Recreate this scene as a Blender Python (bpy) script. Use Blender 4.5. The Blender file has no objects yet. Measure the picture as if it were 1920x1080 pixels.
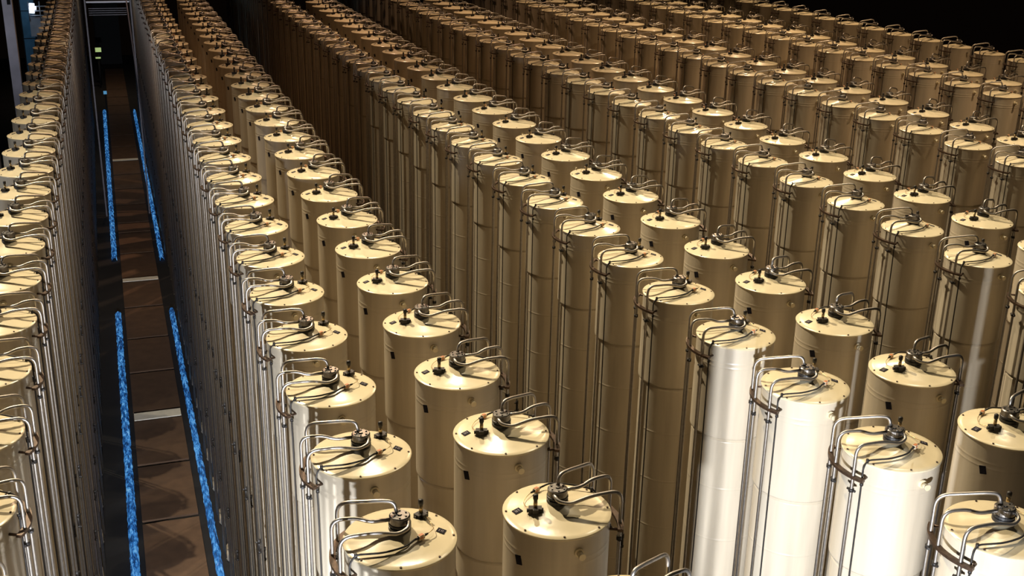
import bpy, bmesh, math, random
from mathutils import Vector, Matrix
random.seed(7)
PI = math.pi
S = bpy.context.scene
COL = S.collection
H = 5.5            # height of the lid rims above the floor
R = 0.30           # casing radius
PITCH = 0.9686     # spacing of the tanks along a row

# ------------------------------------------------------------------ materials
def new_mat(name):
    m = bpy.data.materials.new(name); m.use_nodes = True
    nt = m.node_tree; b = nt.nodes['Principled BSDF']
    return m, nt, b

def simple(name, col, rough=0.5, metal=0.0, var=0.0, scale=30, bump=0.0, bscale=60, emit=None, est=0, spec=None):
    m, nt, b = new_mat(name)
    b.inputs['Base Color'].default_value = (*col, 1)
    b.inputs['Roughness'].default_value = rough
    b.inputs['Metallic'].default_value = metal
    if spec is not None: b.inputs['Specular IOR Level'].default_value = spec
    tc = nt.nodes.new('ShaderNodeTexCoord')
    if var:
        n = nt.nodes.new('ShaderNodeTexNoise'); n.inputs['Scale'].default_value = scale
        n.inputs['Detail'].default_value = 5
        nt.links.new(tc.outputs['Object'], n.inputs['Vector'])
        r = nt.nodes.new('ShaderNodeValToRGB')
        r.color_ramp.elements[0].position = .3; r.color_ramp.elements[1].position = .7
        r.color_ramp.elements[0].color = (*[c*(1-var) for c in col], 1)
        r.color_ramp.elements[1].color = (*[min(1, c*(1+var)) for c in col], 1)
        nt.links.new(n.outputs['Fac'], r.inputs['Fac']); nt.links.new(r.outputs['Color'], b.inputs['Base Color'])
    if bump:
        n = nt.nodes.new('ShaderNodeTexNoise'); n.inputs['Scale'].default_value = bscale
        nt.links.new(tc.outputs['Object'], n.inputs['Vector'])
        bp = nt.nodes.new('ShaderNodeBump'); bp.inputs['Strength'].default_value = bump
        bp.inputs['Distance'].default_value = .01
        nt.links.new(n.outputs['Fac'], bp.inputs['Height']); nt.links.new(bp.outputs['Normal'], b.inputs['Normal'])
    if emit:
        b.inputs['Emission Color'].default_value = (*emit, 1); b.inputs['Emission Strength'].default_value = est
    return m

def paint_mat():
    """cream gloss paint: each tank a slightly different batch, faint vertical grime streaks of its own"""
    m, nt, b = new_mat('cream_paint')
    tc = nt.nodes.new('ShaderNodeTexCoord'); oi = nt.nodes.new('ShaderNodeObjectInfo')
    mp = nt.nodes.new('ShaderNodeMapping'); mp.inputs['Scale'].default_value = (9, 9, .7)
    add = nt.nodes.new('ShaderNodeVectorMath'); add.operation = 'ADD'
    nt.links.new(tc.outputs['Object'], add.inputs[0]); nt.links.new(oi.outputs['Location'], add.inputs[1])
    nt.links.new(add.outputs[0], mp.inputs['Vector'])
    n = nt.nodes.new('ShaderNodeTexNoise'); n.inputs['Scale'].default_value = 1.2; n.inputs['Detail'].default_value = 6
    nt.links.new(mp.outputs['Vector'], n.inputs['Vector'])
    r = nt.nodes.new('ShaderNodeValToRGB')
    r.color_ramp.elements[0].position = .25; r.color_ramp.elements[1].position = .7
    r.color_ramp.elements[0].color = (.45, .385, .29, 1); r.color_ramp.elements[1].color = (.60, .52, .395, 1)
    nt.links.new(n.outputs['Fac'], r.inputs['Fac'])
    nt.links.new(r.outputs['Color'], b.inputs['Base Color'])
    b.inputs['Roughness'].default_value = .34
    n2 = nt.nodes.new('ShaderNodeTexNoise'); n2.inputs['Scale'].default_value = 14
    nt.links.new(add.outputs[0], n2.inputs['Vector'])
    bp = nt.nodes.new('ShaderNodeBump'); bp.inputs['Strength'].default_value = .12; bp.inputs['Distance'].default_value = .01
    nt.links.new(n2.outputs['Fac'], bp.inputs['Height']); nt.links.new(bp.outputs['Normal'], b.inputs['Normal'])
    return m

def steel_mat():
    m = simple('brushed_steel', (.40, .365, .325), .44, 1.0, .10, 40)
    return m

M = dict(
    paint=paint_mat(),
    lid=simple('lid_paint', (.72, .615, .41), .24, 0, .05, 9, .14, 9),
    steel=steel_mat(),
    hubtop=simple('hub_steel', (.21, .195, .18), .36, 1.0, .25, 60),
    rubber=simple('black_rubber', (.012, .011, .011), .45),
    black=simple('black_fitting', (.02, .017, .015), .5, .2),
    sticker=simple('dark_sticker', (.014, .012, .018), .8, spec=.15),
    print_=simple('sticker_print', (.17, .15, .17), .5),
    orange=simple('orange_plug', (.50, .17, .06), .5),
    ivory=simple('ivory_block', (.62, .50, .34), .5),
    rust=simple('brown_bracket', (.075, .045, .028), .42, .55, .3, 50),
    brass=simple('brass_fitting', (.55, .40, .2), .35, .8),
    floor=simple('dark_floor', (.009, .008, .008), .9, 0, .3, 2),
    kraft=simple('kraft_panel', (.105, .058, .031), .8, 0, .16, 5, .3, 3),
    white=simple('lit_white_strip', (.85, .80, .66), .6, 0, .06, 12),
    seamtape=simple('black_joint', (.01, .008, .007), .8),
    grey=simple('grey_metal_sheet', (.42, .42, .46), .45, .3, .15, 3),
    dark=simple('dark_metal_sheet', (.008, .008, .009), .8, 0),
    frame=simple('frame_metal', (.16, .15, .17), .5, .3, .1, 4),
    bluepanel=simple('blue_panel', (.10, .24, .36), .6, 0, .25, 3),
    yellow=simple('yellow_tag', (.75, .6, .05), .5),
)
def film_mat():
    m, nt, b = new_mat('blue_glowing_film')
    tc = nt.nodes.new('ShaderNodeTexCoord')
    mp = nt.nodes.new('ShaderNodeMapping'); mp.inputs['Scale'].default_value = (30, 6, 6)
    nt.links.new(tc.outputs['Object'], mp.inputs['Vector'])
    n = nt.nodes.new('ShaderNodeTexNoise'); n.inputs['Scale'].default_value = 1; n.inputs['Detail'].default_value = 8
    n.inputs['Roughness'].default_value = .75
    nt.links.new(mp.outputs['Vector'], n.inputs['Vector'])
    r = nt.nodes.new('ShaderNodeValToRGB'); e = r.color_ramp.elements
    e[0].position = .43; e[0].color = (.0, .006, .03, 1); e[1].position = .64; e[1].color = (.30, .66, 1, 1)
    x = e.new(.49); x.color = (.01, .10, .36, 1)
    x = e.new(.56); x.color = (.08, .36, .80, 1)
    nt.links.new(n.outputs['Fac'], r.inputs['Fac'])
    b.inputs['Base Color'].default_value = (.02, .1, .3, 1); b.inputs['Roughness'].default_value = .3
    nt.links.new(r.outputs['Color'], b.inputs['Emission Color'])
    b.inputs['Emission Strength'].default_value = EM_BLUE
    return m
EM_BLUE = 0.75
M['film'] = film_mat()
M['lampwhite'] = simple('lamp_white', (.8, .8, .8), .5, emit=(.75, .85, 1), est=2.0)
M['lampgreen'] = simple('lamp_green', (.5, .6, .3), .5, emit=(.55, .75, .28), est=.6)
M['lampblue'] = simple('lamp_blue', (.1, .3, .5), .5, emit=(.12, .4, .7), est=.6)

# ------------------------------------------------------------------ mesh helpers
def lathe(bm, prof, n=64, cx=0, cy=0, mi=0, smooth=True, split=None):
    """prof: (r, z) from top to bottom"""
    rings = []
    for r, z in prof:
        if r < 1e-5: rings.append([bm.verts.new((cx, cy, z))])
        else: rings.append([bm.verts.new((cx+r*math.cos(2*PI*i/n), cy+r*math.sin(2*PI*i/n), z)) for i in range(n)])
    for a, b in zip(rings, rings[1:]):
        for i in range(n):
            j = (i+1) % n
            if len(a) == 1 and len(b) == 1: continue
            if len(a) == 1: f = bm.faces.new((a[0], b[i], b[j]))
            elif len(b) == 1: f = bm.faces.new((a[i], b[0], a[j]))
            else: f = bm.faces.new((a[i], b[i], b[j], a[j]))
            f.smooth = smooth; f.material_index = mi
    return rings

def box(bm, c, s, rz=0, mi=0, mat=None):
    r = bmesh.ops.create_cube(bm, size=1)
    mx = Matrix.Translation(c) @ Matrix.Rotation(rz, 4, 'Z') @ (mat or Matrix()) @ Matrix.Diagonal((*s, 1))
    bmesh.ops.transform(bm, matrix=mx, verts=r['verts'])
    for f in {f for v in r['verts'] for f in v.link_faces}: f.material_index = mi
    return r['verts']

def cyl(bm, p, q, r, n=12, mi=0, r2=None):
    p, q = Vector(p), Vector(q); d = q-p
    rot = d.to_track_quat('Z', 'Y').to_matrix().to_4x4()
    o = bmesh.ops.create_cone(bm, cap_ends=True, segments=n, radius1=r, radius2=r if r2 is None else r2, depth=d.length)
    bmesh.ops.transform(bm, matrix=Matrix.Translation((p+q)/2) @ rot, verts=o['verts'])
    for f in {f for v in o['verts'] for f in v.link_faces}:
        f.material_index = mi; f.smooth = len(f.verts) == 4

def fillet(pts, rads, n=6):
    """rounds the corners of a polyline"""
    P = [Vector(p) for p in pts]; out = [P[0]]
    for i in range(1, len(P)-1):
        a, b, c = P[i-1], P[i], P[i+1]
        r = rads if not isinstance(rads, (list, tuple)) else rads[i-1]
        d1 = (a-b); d2 = (c-b); l = min(r, d1.length*.48, d2.length*.48)
        s = b+d1.normalized()*l; e = b+d2.normalized()*l
        for k in range(n+1):
            t = k/n; out.append(s*(1-t)**2 + b*2*t*(1-t) + e*t*t)
    out.append(P[-1]); return out

def tube(bm, pts, r, n=10, mi=0, rads=.05, k=6, cap=True):
    P = fillet(pts, rads, k) if rads else [Vector(p) for p in pts]
    Q = [P[0]]
    for p in P[1:]:
        if (p-Q[-1]).length > 1e-5: Q.append(p)
    P = Q
    t0 = (P[1]-P[0]).normalized()
    u = t0.orthogonal().normalized(); rings = []
    for i, p in enumerate(P):
        if i == 0: t = t0
        elif i == len(P)-1: t = (P[i]-P[i-1]).normalized()
        else: t = ((P[i]-P[i-1]).normalized()+(P[i+1]-P[i]).normalized()).normalized()
        u = (u - t*u.dot(t)).normalized(); v = t.cross(u)
        rings.append([bm.verts.new(p+(u*math.cos(2*PI*a/n)+v*math.sin(2*PI*a/n))*r) for a in range(n)])
    for a, b in zip(rings, rings[1:]):
        for i in range(n):
            f = bm.faces.new((a[i], a[(i+1) % n], b[(i+1) % n], b[i])); f.smooth = True; f.material_index = mi
    if cap:
        f = bm.faces.new(rings[0]); f.material_index = mi
        f = bm.faces.new(list(reversed(rings[-1]))); f.material_index = mi

def mesh(name, bm, mats):
    bmesh.ops.recalc_face_normals(bm, faces=bm.faces)
    me = bpy.data.meshes.new(name); bm.to_mesh(me); bm.free()
    for m in mats: me.materials.append(M[m])
    return me

def obj(name, me, parent=None, loc=(0, 0, 0)):
    o = bpy.data.objects.new(name, me); COL.objects.link(o)
    o.parent = parent; o.location = loc
    return o

def build(name, fn, mats, parent=None, loc=(0, 0, 0)):
    bm = bmesh.new(); fn(bm); return obj(name, mesh(name, bm, mats), parent, loc)

def tag(o, label=None, cat=None, group=None, kind=None):
    if label: o['label'] = label
    if cat: o['category'] = cat
    if group: o['group'] = group
    if kind: o['kind'] = kind
    return o

# ------------------------------------------------------------------ the centrifuge tank
CONE = .07
def zc(x, y): return H + CONE*max(0, 1-math.hypot(x, y)/R)**1.0
AW = {'P1': 146, 'P2': 169, 'P3': 197}
RP = .356

def vert_xy(s, key):
    a = math.radians(AW[key]); return s*RP*math.cos(a), RP*math.sin(a)

def body_fn(n, mi=0):
    def f(bm):
        prof = [(R-.004, H-.008), (R-.004, H-.02)]
        def ring(z, d=.0022, h=.004): return [(R-.004, z+h+.012), (R-.004, z+h), (R-.004+d, z+h*.5), (R-.004+d, z-h*.5), (R-.004, z-h), (R-.004, z-h-.012)]
        if n > 30:
            for z in (.13, .165): prof += ring(H-z, .0007)
        # inward step and groove, shaped to give a dark crescent of shade here
        z = .76; q = R-.017
        prof += [(R-.004, H-z+.03), (R-.004, H-z+.010), (R-.005, H-z), (R-.034, H-z-.002), (R-.034, H-z-.016), (q, H-z-.022), (q, H-z-.035), (q, H-z-.05)]
        def ring(z, d=.0022, h=.004): return [(q, z+h+.012), (q, z+h), (q+d, z+h*.5), (q+d, z-h*.5), (q, z-h), (q, z-h-.012)]
        z = 1.2
        while z < H-.3:
            if n > 30: prof += ring(H-z, .0010)
            z += .46
        prof += [(q, .12), (q, .10), (R+.04, .095), (R+.04, 0)]
        lathe(bm, prof, n, mi=mi)
        for e in bm.edges:
            pass
    return f

def lid_fn(n, mi=0):
    def f(bm):
        lathe(bm, [(0, H+CONE), (.03, H+CONE-.002), (.08, H+CONE*(1-.08/R)), (.15, H+CONE*.5+.001), (.215, H+CONE*.27),
                   (.268, H+.0075), (.30, H+.004), (.303, H+.001), (.303, H-.006), (.297, H-.008)], n, mi=mi)
        # small pressed dimples of the sheet-metal cone
    return f

def hub_fn(n, mi=0):
    def f(bm):
        z0 = H+CONE-.012
        lathe(bm, [(0, z0+.092), (.012, z0+.092), (.012, z0+.086), (.050, z0+.086), (.056, z0+.081), (.056, z0+.042)], n, mi=mi, smooth=False)
        for k in range(6):
            a = k*PI/3+.3
            cyl(bm, (.038*math.cos(a), .038*math.sin(a), z0+.084), (.038*math.cos(a), .038*math.sin(a), z0+.092), .006, 6, mi)
    return f

def gasket_fn(n, mi=0):
    def f(bm):
        z0 = H+CONE-.012
        lathe(bm, [(.057, z0+.044), (.060, z0+.042), (.060, z0+.030), (.054, z0+.028), (.054, z0+.024), (.060, z0+.022), (.060, z0+.004), (.052, z0-.01)], n, mi=mi, smooth=False)
    return f

def pipe_pts(s, key):
    vx, vy = vert_xy(s, key)
    if key == 'P1':
        p = [(s*-.008, .022, H+.135), (s*-.022, .034, H+.205), (s*-.08, .062, H+.205), (vx, vy, H+.152), (vx, vy, .05)]
        rd = [.045, .05, .07]
    elif key == 'P2':
        p = [(s*-.045, .002, H+.122), (s*-.15, .022, H+.112), (s*-.22, .040, H+.138), (vx, vy, H+.135), (vx, vy, .05)]
        rd = [.05, .05, .07]
    else:
        p = [(s*.034, -.036, H+.125), (s*.030, -.082, H+.108), (s*-.03, -.108, H+.095), (s*-.16, -.105, H+.125), (vx, vy, H+.128), (vx, vy, .05)]
        rd = [.03, .035, .05, .07]
    return p, rd

def pipe_fn(s, key, n, k=6, mi=0):
    def f(bm):
        p, rd = pipe_pts(s, key); tube(bm, p, .0108, n, mi, rd, k)
    return f

def bracket_fn(s, mi=0, n=14):
    def f(bm):
        a0, a1 = math.radians(AW['P1']-16), math.radians(AW['P3']+12)
        z = H-.085; vs = []
        for i in range(n+1):
            a = a0+(a1-a0)*i/n; c, q = s*math.cos(a), math.sin(a)
            vs.append([bm.verts.new((c*r, q*r, zz)) for r, zz in ((.341, z+.009), (.374, z+.009), (.374, z-.009), (.341, z-.009))])
        for a, b in zip(vs, vs[1:]):
            for k in range(4):
                bm.faces.new((a[k], a[(k+1) % 4], b[(k+1) % 4], b[k])).material_index = mi
        bm.faces.new(vs[0]).material_index = mi; bm.faces.new(vs[-1]).material_index = mi
        for a in (a0+.04, a1-.04):     # lugs that carry the arc on the casing
            c, q = s*math.cos(a), math.sin(a)
            cyl(bm, (c*.29, q*.29, z), (c*.345, q*.345, z), .009, 6, mi)
    return f

def clamp_fn(s, key, mi=0):
    def f(bm):
        x, y = vert_xy(s, key)
        dz = {'P1': .0, 'P2': .02, 'P3': .0}[key]
        z = H-.175-dz
        cyl(bm, (x, y, z-.011), (x, y, z+.011), .017, 8, mi)
        a = math.atan2(y, x)+PI/2
        for q in (-1, 1):
            cyl(bm, (x+q*.010*math.cos(a), y+q*.010*math.sin(a), z), (x+q*.029*math.cos(a), y+q*.029*math.sin(a), z), .0085, 6, mi)
    return f

LOWER = [('P2', 2.35), ('P1', 2.52), ('P3', 4.15)]
def lower_clamp_fn(s, key, d, mi=0):
    def f(bm):
        x, y = vert_xy(s, key); z = H-d
        cyl(bm, (x, y, z-.02), (x, y, z+.02), .016, 8, mi)
        a = math.atan2(y, x)
        cyl(bm, (x, y, z), (x+.035*math.cos(a+.6), y+.035*math.sin(a+.6), z), .008, 6, mi)
        cyl(bm, (x, y, z-.12), (x, y, z+.02), .0125, 8, mi)
        cyl(bm, (x, y, z-.12), (x, y, z-.10), .017, 8, mi)
        cyl(bm, (x, y, z-.11), (x+.03*math.cos(a-.9), y+.03*math.sin(a-.9), z-.11), .008, 6, mi)
    return f

SPOT = {1: dict(valve=(.150, .135), conn=(.088, -.105), stick=(.219, -.025), vr=.5, cr=.45, sr=-.5),
        -1: dict(valve=(-.142, -.035), conn=(-.060, .172), stick=(-.223, .030), vr=-.3, cr=.5, sr=.35)}

def valve_fn(s, mi=0):
    def f(bm):
        x, y = SPOT[s]['valve']; z = zc(x, y); a = SPOT[s]['vr']
        box(bm, (x, y, z+.014), (.072, .040, .030), a, mi)
        box(bm, (x+.012*math.sin(a), y-.012*math.cos(a), z+.020), (.030, .050, .022), a, mi)
        cyl(bm, (x-.028*math.cos(a), y-.028*math.sin(a), z+.010), (x-.046*math.cos(a), y-.046*math.sin(a), z+.010), .012, 8, mi)
        cyl(bm, (x+.028*math.cos(a), y+.028*math.sin(a), z+.016), (x+.044*math.cos(a), y+.044*math.sin(a), z+.016), .010, 8, mi)
    return f
def stem_fn(s, mi=0):
    def f(bm):
        x, y = SPOT[s]['valve']; z = zc(x, y)
        cyl(bm, (x, y, z+.025), (x, y, z+.075), .011, 10, mi)
    return f
def knob_fn(s, mi=0):
    def f(bm):
        x, y = SPOT[s]['valve']; z = zc(x, y)
        lathe(bm, [(0, z+.112), (.009, z+.110), (.0145, z+.105), (.0145, z+.083), (.011, z+.074), (0, z+.072)], 12, x, y, mi)
    return f
def conn_fn(s, mi=0):
    def f(bm):
        x, y = SPOT[s]['conn']; z = zc(x, y)+.018; a = SPOT[s]['cr']
        vs = box(bm, (x, y, z), (.036, .022, .022), a, mi)
        cyl(bm, (x, y, zc(x, y)-.002), (x, y, z), .006, 6, mi)
    return f
def plug_fn(s, mi=0):
    def f(bm):
        x, y = SPOT[s]['conn']; z = zc(x, y)+.018; a = SPOT[s]['cr']
        for q in (-1, 1):
            cyl(bm, (x+q*.017*math.cos(a), y+q*.017*math.sin(a), z), (x+q*.046*math.cos(a), y+q*.046*math.sin(a), z), .0085, 8, mi, .005)
    return f
def orange_fn(s, mi=0):
    def f(bm):
        x, y = SPOT[s]['conn']; z = zc(x, y)+.018; a = SPOT[s]['cr']
        box(bm, (x, y, z+.0115), (.026, .018, .004), a, mi)
        box(bm, (x-.012*math.sin(-a)*0, y-.0118, z), (.020, .003, .012), a, mi)
    return f
def wire_fn(s, mi=0):
    def f(bm):
        x, y = SPOT[s]['conn']; a = SPOT[s]['cr']; z = zc(x, y)+.018; vx, vy = SPOT[s]['valve']
        q = 1 if s > 0 else -1
        e = (x+q*.046*math.cos(a), y+q*.046*math.sin(a), z)
        if s > 0: pts = [e, (x+.085, y+.055, z), (x+.092, y+.11, zc(x+.09, y+.11)+.012), (vx+.02, vy-.03, zc(vx, vy)+.02), (vx, vy-.01, zc(vx, vy)+.02)]
        else: pts = [e, (x-.08, y-.05, z-.004), (x-.12, y-.11, zc(x-.12, y-.11)+.008), (vx-.02, vy+.03, zc(vx, vy)+.012), (vx, vy+.01, zc(vx, vy)+.02)]
        tube(bm, pts, .0022, 5, mi, .04, 4)
    return f
CLIP = {1: (-.262, -.118), -1: (.262, .128)}
def cable_fn(s, mi=0, low=True, n=6):
    def f(bm):
        x, y = SPOT[s]['conn']; a = SPOT[s]['cr']; z = zc(x, y)+.018; q = -1 if s > 0 else 1
        e = (x+q*.046*math.cos(a), y+q*.046*math.sin(a), z)
        cx, cy = CLIP[s]
        if s > 0: mid = [(-.01, -.165, zc(.01, .165)+.020), (-.12, -.165, zc(.12, .165)+.013)]
        else: mid = [(.03, .20, zc(.03, .2)+.035), (.14, .175, zc(.14, .175)+.030)]
        k = 1.14
        pts = [e]+mid+[(cx, cy, H+.022), (cx*k, cy*k, H-.015), (cx*1.115, cy*1.115, H-.25)]
        if low: pts += [(cx*1.115*.99, cy*1.115*1.06, H-1.4), (cx*1.115, cy*1.115, H-2.8), (cx*1.115, cy*1.115*1.05, .1)]
        tube(bm, pts, .0056, n, mi, .05, 5)
        if n > 5:
            cyl(bm, (cx, cy, H+.002), (cx, cy, H+.030), .009, 8, mi)
            cyl(bm, (cx*1.115, cy*1.115, H-.14), (cx*1.115, cy*1.115, H-.12), .011, 8, mi)
    return f
def sticker_fn(s, mi=0):
    def f(bm):
        x, y = SPOT[s]['stick']; a = math.atan2(y, x)
        tilt = Matrix.Rotation(math.atan(CONE/R)*1.0, 4, 'Y')
        box(bm, (x, y, zc(x, y)+.0018), (.046, .046, .0022), a, mi, tilt @ Matrix.Rotation(SPOT[s]['sr'], 4, 'Z'))
    return f
def print_fn(s, mi=0):
    def f(bm):
        x, y = SPOT[s]['stick']; a = math.atan2(y, x)
        tilt = Matrix.Rotation(math.atan(CONE/R)*1.0, 4, 'Y'); r2 = Matrix.Rotation(SPOT[s]['sr'], 4, 'Z')
        base = Matrix.Translation((x, y, zc(x, y)+.0018)) @ Matrix.Rotation(a, 4, 'Z') @ tilt @ r2
        for (dx, dy, w) in ((-.010, .004, .010), (-.010, -.007, .014), (.002, .0, .020), (.010, .004, .012), (.010, -.009, .006)):
            r = bmesh.ops.create_cube(bm, size=1)
            bmesh.ops.transform(bm, matrix=base @ Matrix.Translation((dx, dy, .0013)) @ Matrix.Diagonal((.0045, w, .0008, 1)), verts=r['verts'])
    return f
def bodysticker_fn(s, mi=0):
    def f(bm):
        a = math.radians(206); c, q = math.cos(a), math.sin(a)
        box(bm, (c*(R-.0035), q*(R-.0035), H-.185), (.003, .042, .056), a, mi, Matrix.Rotation(.25, 4, 'X'))
    return f
def nozzle_fn(s, mi=0):
    def f(bm):
        z = H-.085; y = -R
        cyl(bm, (.012, y+.02, z), (.012, y-.012, z), .026, 20, mi)
        cyl(bm, (.012, y-.010, z), (.012, y-.050, z), .017, 20, mi)
        cyl(bm, (.012, y-.044, z), (.012, y-.056, z), .0195, 20, mi)
    return f
def bolt_fn(a, mi=0):
    def f(bm):
        c, q = math.cos(a)*.284, math.sin(a)*.284
        cyl(bm, (c, q, H+.002), (c, q, H+.0115), .0062, 6, mi)
    return f
BOLT_A = [math.radians(-13+45*k) for k in range(8)]

def make_near(s):
    root = bpy.data.objects.new('centrifuge_tank', None); COL.objects.link(root)
    root.empty_display_size = .2
    b = build('casing', body_fn(56), ['paint'], root)
    build('nozzle', nozzle_fn(s), ['lid'], root)
    l = build('lid', lid_fn(64), ['lid'], root)
    for a in BOLT_A: build('bolt', bolt_fn(a), ['rust'], l)
    st = build('sticker', sticker_fn(s), ['sticker'], l); 
    build('sticker_print', print_fn(s), ['print_'], l)
    h = build('pipe_hub', hub_fn(28), ['hubtop'], root)
    build('gasket', gasket_fn(28), ['rubber'], h)
    for k in ('P1', 'P2', 'P3'):
        p = build('pipe', pipe_fn(s, k, 10), ['steel'], root)
        build('clamp', clamp_fn(s, k), ['black'], p)
        for kk, d in LOWER:
            if kk == k: build('clamp', lower_clamp_fn(s, k, d), ['black'], p)
    build('support_bracket', bracket_fn(s), ['rust'], root)
    v = build('valve', valve_fn(s), ['black'], root)
    build('valve_stem', stem_fn(s), ['brass'], v); build('knob', knob_fn(s), ['black'], v)
    c = build('connector', conn_fn(s), ['ivory'], root)
    build('connector_cap', orange_fn(s), ['orange'], c); build('plug', plug_fn(s), ['black'], c)
    build('wire', wire_fn(s), ['brass'], c)
    build('cable', cable_fn(s), ['black'], root)
    if s < 0: build('side_sticker', bodysticker_fn(s), ['sticker'], root)
    return root

def make_mid(s):
    root = bpy.data.objects.new('centrifuge_tank', None); COL.objects.link(root)
    build('casing', body_fn(36), ['paint'], root)
    build('nozzle', nozzle_fn(s), ['lid'], root)
    l = build('lid', lid_fn(40), ['lid'], root)
    build('sticker', sticker_fn(s), ['sticker'], l)
    h = build('pipe_hub', hub_fn(16), ['hubtop'], root); build('gasket', gasket_fn(16), ['rubber'], h)
    for k in ('P1', 'P2', 'P3'):
        def f(bm, k=k):
            pipe_fn(s, k, 8, 4)(bm); clamp_fn(s, k, 1)(bm)
            for kk, d in LOWER:
                if kk == k: lower_clamp_fn(s, k, d, 1)(bm)
        build('pipe', f, ['steel', 'black'], root)
    build('support_bracket', bracket_fn(s), ['rust'], root)
    def vf(bm): valve_fn(s)(bm); knob_fn(s)(bm); stem_fn(s)(bm)
    build('valve', vf, ['black'], root)
    def cf(bm): conn_fn(s)(bm); plug_fn(s, 1)(bm); orange_fn(s, 2)(bm)
    build('connector', cf, ['ivory', 'black', 'orange'], root)
    build('cable', cable_fn(s), ['black'], root)
    if s < 0: build('side_sticker', bodysticker_fn(s), ['sticker'], root)
    return root

def far_fn(s, low=False):
    def f(bm):
        body_fn(26, 0)(bm); lid_fn(26, 1)(bm); nozzle_fn(s, 0)(bm)
        hub_fn(12, 2)(bm); gasket_fn(12, 3)(bm)
        for k in ('P1', 'P2', 'P3'):
            pipe_fn(s, k, 6, 3, 4)(bm); clamp_fn(s, k, 5)(bm)
            for kk, d in LOWER:
                if kk == k: lower_clamp_fn(s, k, d, 5)(bm)
        bracket_fn(s, 6, 8)(bm); valve_fn(s, 5)(bm); knob_fn(s, 5)(bm); stem_fn(s, 5)(bm); conn_fn(s, 5)(bm)
        cable_fn(s, 5, True, 5)(bm); sticker_fn(s, 5)(bm)
        if s < 0: bodysticker_fn(s, 5)(bm)
    return f
FARM = ['paint', 'lid', 'hubtop', 'rubber', 'steel', 'black', 'rust']

def copy_tree(o, parent=None):
    c = o.copy(); COL.objects.link(c); c.parent = parent
    for ch in list(KIDS[o]): copy_tree(ch, c)
    return c
KIDS = {}
def index(o):
    KIDS[o] = list(o.children)
    for c in KIDS[o]: index(c)

# ------------------------------------------------------------------ camera
F_PX, YAW, PITCHC, ROLL, HC = 2153.77, .340881, .349784, .0217613, 3.337208
cy_, sy_, cp_, sp_ = math.cos(YAW), math.sin(YAW), math.cos(PITCHC), math.sin(PITCHC)
fw = Vector((sy_*cp_, cy_*cp_, -sp_)); rt = Vector((cy_, -sy_, 0)); up = rt.cross(fw)
cr_, sr_ = math.cos(ROLL), math.sin(ROLL)
rt2 = rt*cr_+up*sr_; up2 = -rt*sr_+up*cr_
CAM = Vector((0, 0, H+HC))
cam = bpy.data.cameras.new('camera'); co = bpy.data.objects.new('camera', cam); COL.objects.link(co)
cam.sensor_width = 36; cam.lens = F_PX/1920*36; cam.clip_start = .05; cam.clip_end = 300
mw = Matrix((rt2, up2, -fw)).transposed().to_4x4(); mw.translation = CAM
co.matrix_world = mw; S.camera = co
def px(x, y, z):
    q = Vector((x, y, z))-CAM; d = q.dot(fw)
    if d < .1: return None
    return 960+F_PX*q.dot(rt2)/d, 540-F_PX*q.dot(up2)/d, d

# ------------------------------------------------------------------ rows
# key: x, y of one tank of the row, side its pipes hang on (1 = towards -X), words
ROWS = [
    ('L', -1.003, 7.03, -1, 'the row left of the aisle'),
    ('A', 1.224, 5.136, 1, 'the first row right of the aisle'),
    ('B', 2.120, 5.152, -1, 'the second row right of the aisle'),
    ('C', 4.377, 5.221, 1, 'the third row right of the aisle'),
    ('D', 5.272, 5.228, -1, 'the fourth row right of the aisle'),
    ('E', 7.538, 8.201, 1, 'the fifth row right of the aisle'),
    ('F', 8.436, 9.207, -1, 'the sixth row right of the aisle'),
    ('G', 10.745, 12.21, 1, 'the seventh row right of the aisle'),
    ('H', 11.625, 13.195, -1, 'the eighth row right of the aisle'),
    ('I', 13.912, 16.177, 1, 'the ninth row right of the aisle'),
    ('J', 14.762, 16.155, -1, 'the tenth row right of the aisle'),
    ('K', 17.015, 19.139, 1, 'the eleventh row right of the aisle'),
]
def words(n):
    u = ['', 'first', 'second', 'third', 'fourth', 'fifth', 'sixth', 'seventh', 'eighth', 'ninth', 'tenth', 'eleventh', 'twelfth',
         'thirteenth', 'fourteenth', 'fifteenth', 'sixteenth', 'seventeenth', 'eighteenth', 'nineteenth']
    if n < 20: return u[n]
    t = {2: ('twentieth', 'twenty'), 3: ('thirtieth', 'thirty'), 4: ('fortieth', 'forty')}[n//10]
    return t[0] if n % 10 == 0 else t[1]+'-'+u[n % 10]

spots = []
for key, x, yy, s, desc in ROWS:
    y = yy-math.floor((yy-3.9)/PITCH)*PITCH
    cnt = 0
    while y < 44:
        vis_lid = vis_side = False; w = 0
        pts = [px(x+a, y+b, H+z) for a in (-.38, .38) for b in (-.3, .3) for z in (0, .2)]
        if all(pts):
            us = [p[0] for p in pts]; vs = [p[1] for p in pts]
            vis_lid = max(us) > -10 and min(us) < 1930 and max(vs) > 0 and min(vs) < 1080
            w = 2*R*F_PX/pts[0][2]
            for z in (-1, -2, -3, -4, -5):
                p = px(x, y, H+z)
                if p and -20 < p[0] < 1940 and -20 < p[1] < 1100: vis_side = True
        # casings of the back row of each pair are hidden behind the front row once their lids leave the frame
        hidden = key in 'BDFHJ' and not vis_lid
        if vis_lid or (vis_side and not hidden and y < 42):
            cnt += 1; spots.append((key, x, y, s, desc, cnt, vis_lid, w))
        y += PITCH
spots.sort(key=lambda t: (not t[6], -t[7]))
for key, yn in (('A', 1),):      # the rows run on below the frame and shade what is in it
    b = [t for t in spots if t[0] == key]; y0 = min(t[2] for t in b)
    for k in range(1, yn+1): spots.append((key, b[0][1], y0-k*PITCH, b[0][3], b[0][4], 0, True, 70))
spots.sort(key=lambda t: (not t[6], -t[7]))
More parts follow.
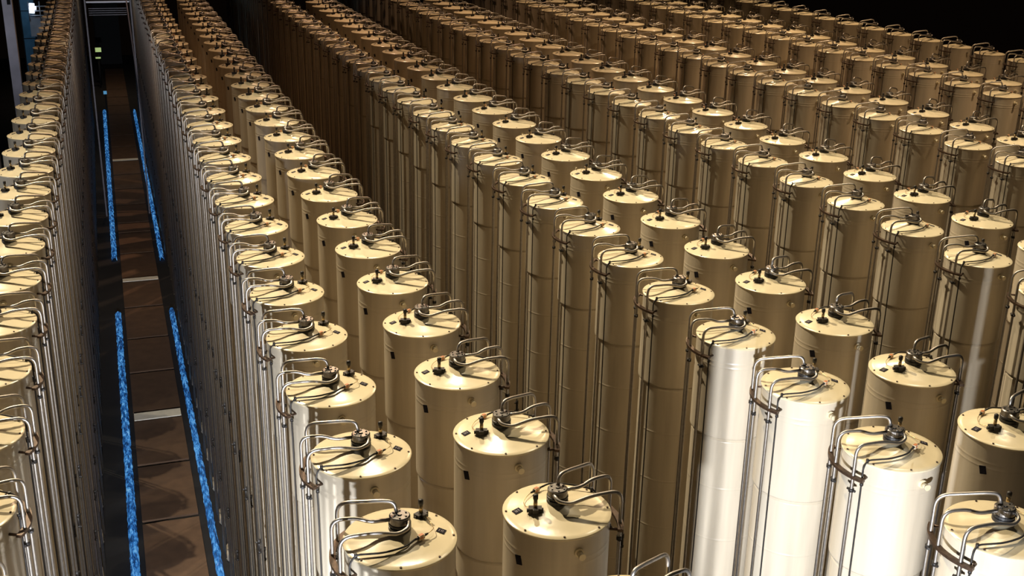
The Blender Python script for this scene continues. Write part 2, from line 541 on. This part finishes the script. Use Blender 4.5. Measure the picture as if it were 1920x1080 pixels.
indiv, rest = spots[:300], spots[300:]
print('tanks', len(spots), 'lids', sum(t[6] for t in spots))

protos = {}
for s in (1, -1):
    protos['near', s] = make_near(s); protos['mid', s] = make_mid(s)
    for r in (protos['near', s], protos['mid', s]): index(r)
    bm = bmesh.new(); far_fn(s)(bm); fm = mesh('centrifuge_tank', bm, FARM)
    protos['far', s] = fm
used = set()
for key, x, y, s, desc, n, vis, w in indiv:
    lod = 'near' if w > 78 else ('mid' if w > 56 else 'far')
    if not vis: lod = 'far'
    p = protos[lod, s]
    if lod == 'far':
        o = bpy.data.objects.new('centrifuge_tank', p); COL.objects.link(o)
    elif (lod, s) not in used:
        o = p; used.add((lod, s))
    else: o = copy_tree(p)
    o.location = (x, y, 0)
    if vis: lab = 'cream tank, %s from front, %s' % (words(n), desc.replace('the ', '', 1))
    else: lab = 'far tank past top edge, %s from front, %s' % (words(n), desc.replace('the ', '', 1))
    if key == 'C' and n <= 3: lab = 'brightly lit cream tank, %s from front, %s' % (words(n), desc.replace('the ', '', 1))
    if n == 0: lab = 'cream tank just below the bottom edge, %s' % desc.replace('the ', '', 1)
    tag(o, lab, 'tank', 'tanks in '+desc)
if rest:
    bm = bmesh.new(); tmp = {}
    for s in (1, -1):
        tmp[s] = protos['far', s]
    for key, x, y, s, desc, n, vis, w in rest:
        k = len(bm.verts); bm.from_mesh(tmp[s]); bm.verts.ensure_lookup_table()
        bmesh.ops.translate(bm, vec=(x, y, 0), verts=bm.verts[k:])
    o = obj('distant_tanks', mesh('distant_tanks', bm, FARM))
    tag(o, 'far ends of the tank rows, lids beyond the top edge of the photo', 'tank', None, 'stuff')

# ------------------------------------------------------------------ setting
def fl(bm): box(bm, (14, 26, -.05), (50, 66, .1))
tag(build('floor', fl, ['floor']), kind='structure')

# aisle panels: kraft coloured cover boards between black gaps
def at(u, v, z):
    d = fw+rt2*((u-960)/F_PX)-up2*((v-540)/F_PX); t = (z-CAM.z)/d.z; return CAM+d*t
XL, XR = -.15, .625
def jy(v, u): return at(u, v, .06).y
joints = [jy(v, u) for u, v in [(345, 1090), (332, 967), (307, 864.6), (293, 767), (283, 693), (275, 630), (268, 572), (260, 518), (256, 472), (252, 433), (250, 415), (245, 381), (240, 352), (238, 325), (234, 299), (231, 273), (228, 252), (226, 232), (224, 213)]]
step = 1.72
while joints[-1] < 54.5: joints.append(joints[-1]+step*1.02)
joints.insert(0, joints[0]-step)
for i, (a, b) in enumerate(zip(joints, joints[1:])):
    def f(bm, a=a, b=b, i=i):
        nx, ny = 10, 12; g = []
        rnd = random.Random(i)
        fx, fy = rnd.uniform(.35, .65), rnd.uniform(.3, .7); am = rnd.uniform(.006, .014)
        for iy in range(ny+1):
            row = []
            for ix in range(nx+1):
                u, v = ix/nx, iy/ny
                x = XL+(XR-XL)*u; y = a+.05+(b-a-.10)*v
                z = .03+am*max(0, 1-2.2*(abs(u-fx)+.6*abs(v-fy)))+rnd.uniform(-.0008, .0008)
                row.append(bm.verts.new((x, y, z)))
            g.append(row)
        for iy in range(ny):
            for ix in range(nx): bm.faces.new((g[iy][ix], g[iy][ix+1], g[iy+1][ix+1], g[iy+1][ix]))
        edge = [e for e in bm.edges if e.is_boundary]
        r = bmesh.ops.extrude_edge_only(bm, edges=edge)
        vs = [e for e in r['geom'] if isinstance(e, bmesh.types.BMVert)]
        for v_ in vs: v_.co.z = .002
    p = build('cover_board', f, ['kraft'])
    tag(p, '%s brown cover board from the front on the aisle floor' % words(i+1), 'board', 'cover boards along the aisle')
# pale strips over joints, their white colour carries a bright lamp reflection
for v, u, w, lab in [(777, 293, .27, 'bright white strip lying across the brown boards near the front'),
                     (523, 261, .20, 'dim pale strip lying across the brown boards in mid aisle'),
                     (299, 234, .20, 'faint pale strip lying across the brown boards far down the aisle')]:
    y0 = jy(v, u)
    def f(bm):
        box(bm, ((XL+XR)/2, y0, .055), (XR-XL-.02, w, .014))
    tag(build('white_strip', f, ['white']), lab, 'strip', 'pale strips across the aisle boards')

# blue glowing film strips either side of the walkway
def blue(side, v0, v1, lab):
    xi, xo = (-.225, -.345) if side < 0 else (.725, .825)
    u0 = 240 if side < 0 else 400
    ya, yb = at(u0, v0, .05).y, at(u0, v1, .05).y
    yb = min(yb, 60)
    def f(bm):
        n = max(8, int((yb-ya)/.07)); rnd = random.Random(int(v0)); rows_ = []
        m = 6
        for i in range(n+1):
            y = ya+(yb-ya)*i/n; row = []
            for k in range(m+1):
                t = k/m; x = xi+(xo-xi)*t
                row.append(bm.verts.new((x+rnd.uniform(-.006, .006), y+rnd.uniform(-.02, .02), .012+.07*math.sin(PI*t)**.6+rnd.uniform(0, .016))))
            rows_.append(row)
        for r0, r1 in zip(rows_, rows_[1:]):
            for k in range(m): bm.faces.new((r0[k], r0[k+1], r1[k+1], r1[k]))
    o = build('light_strip', f, ['film'])
    tag(o, lab, 'light strip', 'blue glowing strips beside the walkway')
blue(-1, 1180, 585, 'blue glowing strip left of the walkway, near section')
blue(-1, 485, 205, 'blue glowing strip left of the walkway, far section')
blue(1, 1180, 572, 'blue glowing strip right of the walkway, near section')
blue(1, 478, 200, 'blue glowing strip right of the walkway, far section')

# gantry frame at the far end of the aisle
g = bpy.data.objects.new('gantry_frame', None); COL.objects.link(g); g.location = (0, 31, 0)
tag(g, 'dark metal frame spanning the far aisle, tall posts under a pale crossbeam', 'frame')
build('post', lambda bm: box(bm, (-.40, 0, (H+.2)/2), (.035, .05, H+.2)), ['frame'], g)
build('post', lambda bm: box(bm, (.68, 0, (H+.2)/2), (.03, .05, H+.2)), ['frame'], g)
def br(bm):
    cyl(bm, (.58, -.03, H+.1), (.75, -.03, 1.9), .018, 8)
build('brace', br, ['frame'], g)
build('crossbeam', lambda bm: box(bm, (.14, 0, H+.02), (1.02, .06, .04)), ['grey'], g)
def cp(bm):
    for i in range(4): box(bm, (.12, .02*i, H-.14-.055*i), (.90, .02, .016))
build('slat', cp, ['frame'], g)
def dp(bm): box(bm, (.14, .5, 3.0), (1.0, .04, 2.0))

# small lit boxes far down the aisle, and dark end wall
def endw(bm): box(bm, (.1, 56.5, 3.2), (1.1, .2, 6.4))
tag(build('wall_back', endw, ['dark']), kind='structure')
def sign(u, v, z, w, h, m, lab, Y=51):
    d = fw+rt2*((u-960)/F_PX)-up2*((v-540)/F_PX); t = Y/d.y; p = CAM+d*t
    e = bpy.data.objects.new('lamp_post', None); COL.objects.link(e); e.location = (p.x, Y, 0)
    build('lamp_box', lambda bm: box(bm, (0, 0, p.z), (w, .12, h)), ['dark'], e)
    build('lens', lambda bm: box(bm, (0, -.065, p.z), (w*.9, .02, h*.85)), [m], e)
    build('post', lambda bm: cyl(bm, (0, 0, 0), (0, 0, p.z-h/2), .02, 8), ['dark'], e)
    tag(e, lab, 'lamp')
sign(184, 93, 0, .26, .21, 'lampgreen', 'small yellow-green lamp glowing in the dark end of the aisle')
sign(184, 108, 0, .22, .07, 'lampgreen', 'dimmer pale lamp just below the yellow-green one in the aisle', 50.3)
sign(197, 173, 0, .13, .14, 'lampblue', 'small blue lamp beside the far end of the brown boards', 45)
# left background: column, blue partition and a lit bench beyond the left row
def colm(bm):
    box(bm, (0, 0, 3.5), (.20, .30, 7.0)); box(bm, (.04, -.155, 5.9), (.07, .02, .14), mi=1)
c = build('building_column', colm, ['grey', 'dark'], None, (-1.96, 28, 0))
tag(c, 'broad grey steel column standing behind the left row', 'column')
def parti(bm):
    box(bm, (0, 0, 3.0), (.42, .06, 6.0))
    for k in range(7): box(bm, (0, -.035, .6+.8*k), (.42, .012, .02), mi=1)
    for k in (-.2, .2): box(bm, (k, -.035, 3.0), (.03, .02, 6.0), mi=1)
p = build('partition', parti, ['bluepanel', 'dark'], None, (-2.10, 37.5, 0))
tag(p, 'blue-lit panelled partition behind the left row', 'partition')
bx = bpy.data.objects.new('equipment_rack', None); COL.objects.link(bx); bx.location = (-1.72, 37, 0)
build('cabinet', lambda bm: box(bm, (0, 0, 1.9), (.5, .5, 3.8)), ['dark'], bx)
def rk(bm):
    box(bm, (0, -.02, 4.2), (.62, .5, .5))
    for k in range(3): cyl(bm, (-.3, -.3, 4.55+k*.13), (.34, -.3, 4.55+k*.13), .018, 6)
    for k in (-.3, 0, .34): cyl(bm, (k, -.3, 4.4), (k, -.3, 4.95), .018, 6)
build('rail', rk, ['grey'], bx)
build('lamp', lambda bm: (cyl(bm, (-.22, -.3, 4.62), (-.20, -.3, 4.90), .075, 12), cyl(bm, (-.14, -.3, 4.72), (-.13, -.3, 4.82), .05, 12)), ['lampwhite'], bx)
tag(bx, 'railed equipment rack with a bright white lamp behind the left row', 'rack')
build_pipe = build('service_pipe', lambda bm: cyl(bm, (0, 0, 0), (0, 0, 7), .03, 8), ['grey'], None, (-1.78, 19.5, 0))
tag(build_pipe, 'thin vertical grey pipe at the left edge beside the column', 'pipe')

# ------------------------------------------------------------------ lights
def area(name, loc, target, power, col, size, spread=None):
    l = bpy.data.lights.new(name, 'AREA'); l.energy = power; l.color = col; l.size = size; l.shape = 'DISK'
    if spread: l.spread = spread
    o = bpy.data.objects.new(name, l); COL.objects.link(o); o.location = loc
    o.rotation_euler = (Vector(target)-Vector(loc)).to_track_quat('-Z', 'Y').to_euler()
    return o
WARM = (1.0, .85, .60); ORG = (1.0, .69, .40); COOL = (.86, .91, 1.0)
area('lamp_north', (-4.0, 20.5, H+16), (1.6, 6.5, H), 1250, WARM, .2, math.radians(75))
area('lamp_centre', (5.2, 18.0, H+16), (6.5, 8, H), 480, WARM, .3, math.radians(75))
area('lamp_centre_east', (12.5, 13.0, H+16), (10.5, 10, H), 240, WARM, .3, math.radians(80))
area('lamp_south_east', (16.0, 9.0, H+14), (14.5, 15, H), 180, ORG, .3, math.radians(65))
area('lamp_east', (17.0, 29, H+12), (14, 22, H), 620, ORG, .4, math.radians(90))
area('soft_fill_behind_camera', (4.0, -11.0, H+9), (7, 9, H-1), 85, (1.0, .88, .70), 6)  # soft fill added to lift the camera-facing casings
area('lamp_far', (5.5, 30, H+12), (4, 23, H), 520, (1.0, .62, .38), .4, math.radians(110))
for yl in (24.0, 36.0, 48.0): area('walkway_fill', (.24, yl, H+.9), (.24, yl+.2, 0), 26, (1.0, .78, .56), .2, math.radians(110))  # unseen downlights added to brighten the far boards
area('lamp_left_hall', (-4.6, 12.5, H+.4), (-1.3, 13.5, H-1), 70, COOL, .3)
area('flood_aisle', (-.35, 1.2, H-.8), (-.1, 8, H-2.2), 185, COOL, .12, math.radians(60))
area('flood_crossing', (.34, .6, H-.45), (4.4, 7, H-1.4), 290, COOL, .12, math.radians(90))
area('lamp_behind_left_row', (-3.0, 33.5, H+1.5), (-2.3, 37.5, H-2), 30, (.45, .75, 1.0), .3)
area('column_fill', (-3.2, 23.5, H+1.0), (-2.2, 28, H-1), 6, (.85, .85, 1.0), .3, math.radians(60))  # small cool fill added to lighten the column
S.cycles.caustics_reflective = False; S.cycles.caustics_refractive = False
w = bpy.data.worlds.new('world'); S.world = w; w.use_nodes = True
w.node_tree.nodes['Background'].inputs[0].default_value = (.9, .55, .38, 1)
w.node_tree.nodes['Background'].inputs[1].default_value = .0018
vs = S.view_settings
vs.view_transform = 'Standard'; vs.look = 'None'; vs.gamma = 1; vs.use_curve_mapping = False; vs.exposure = -0.18
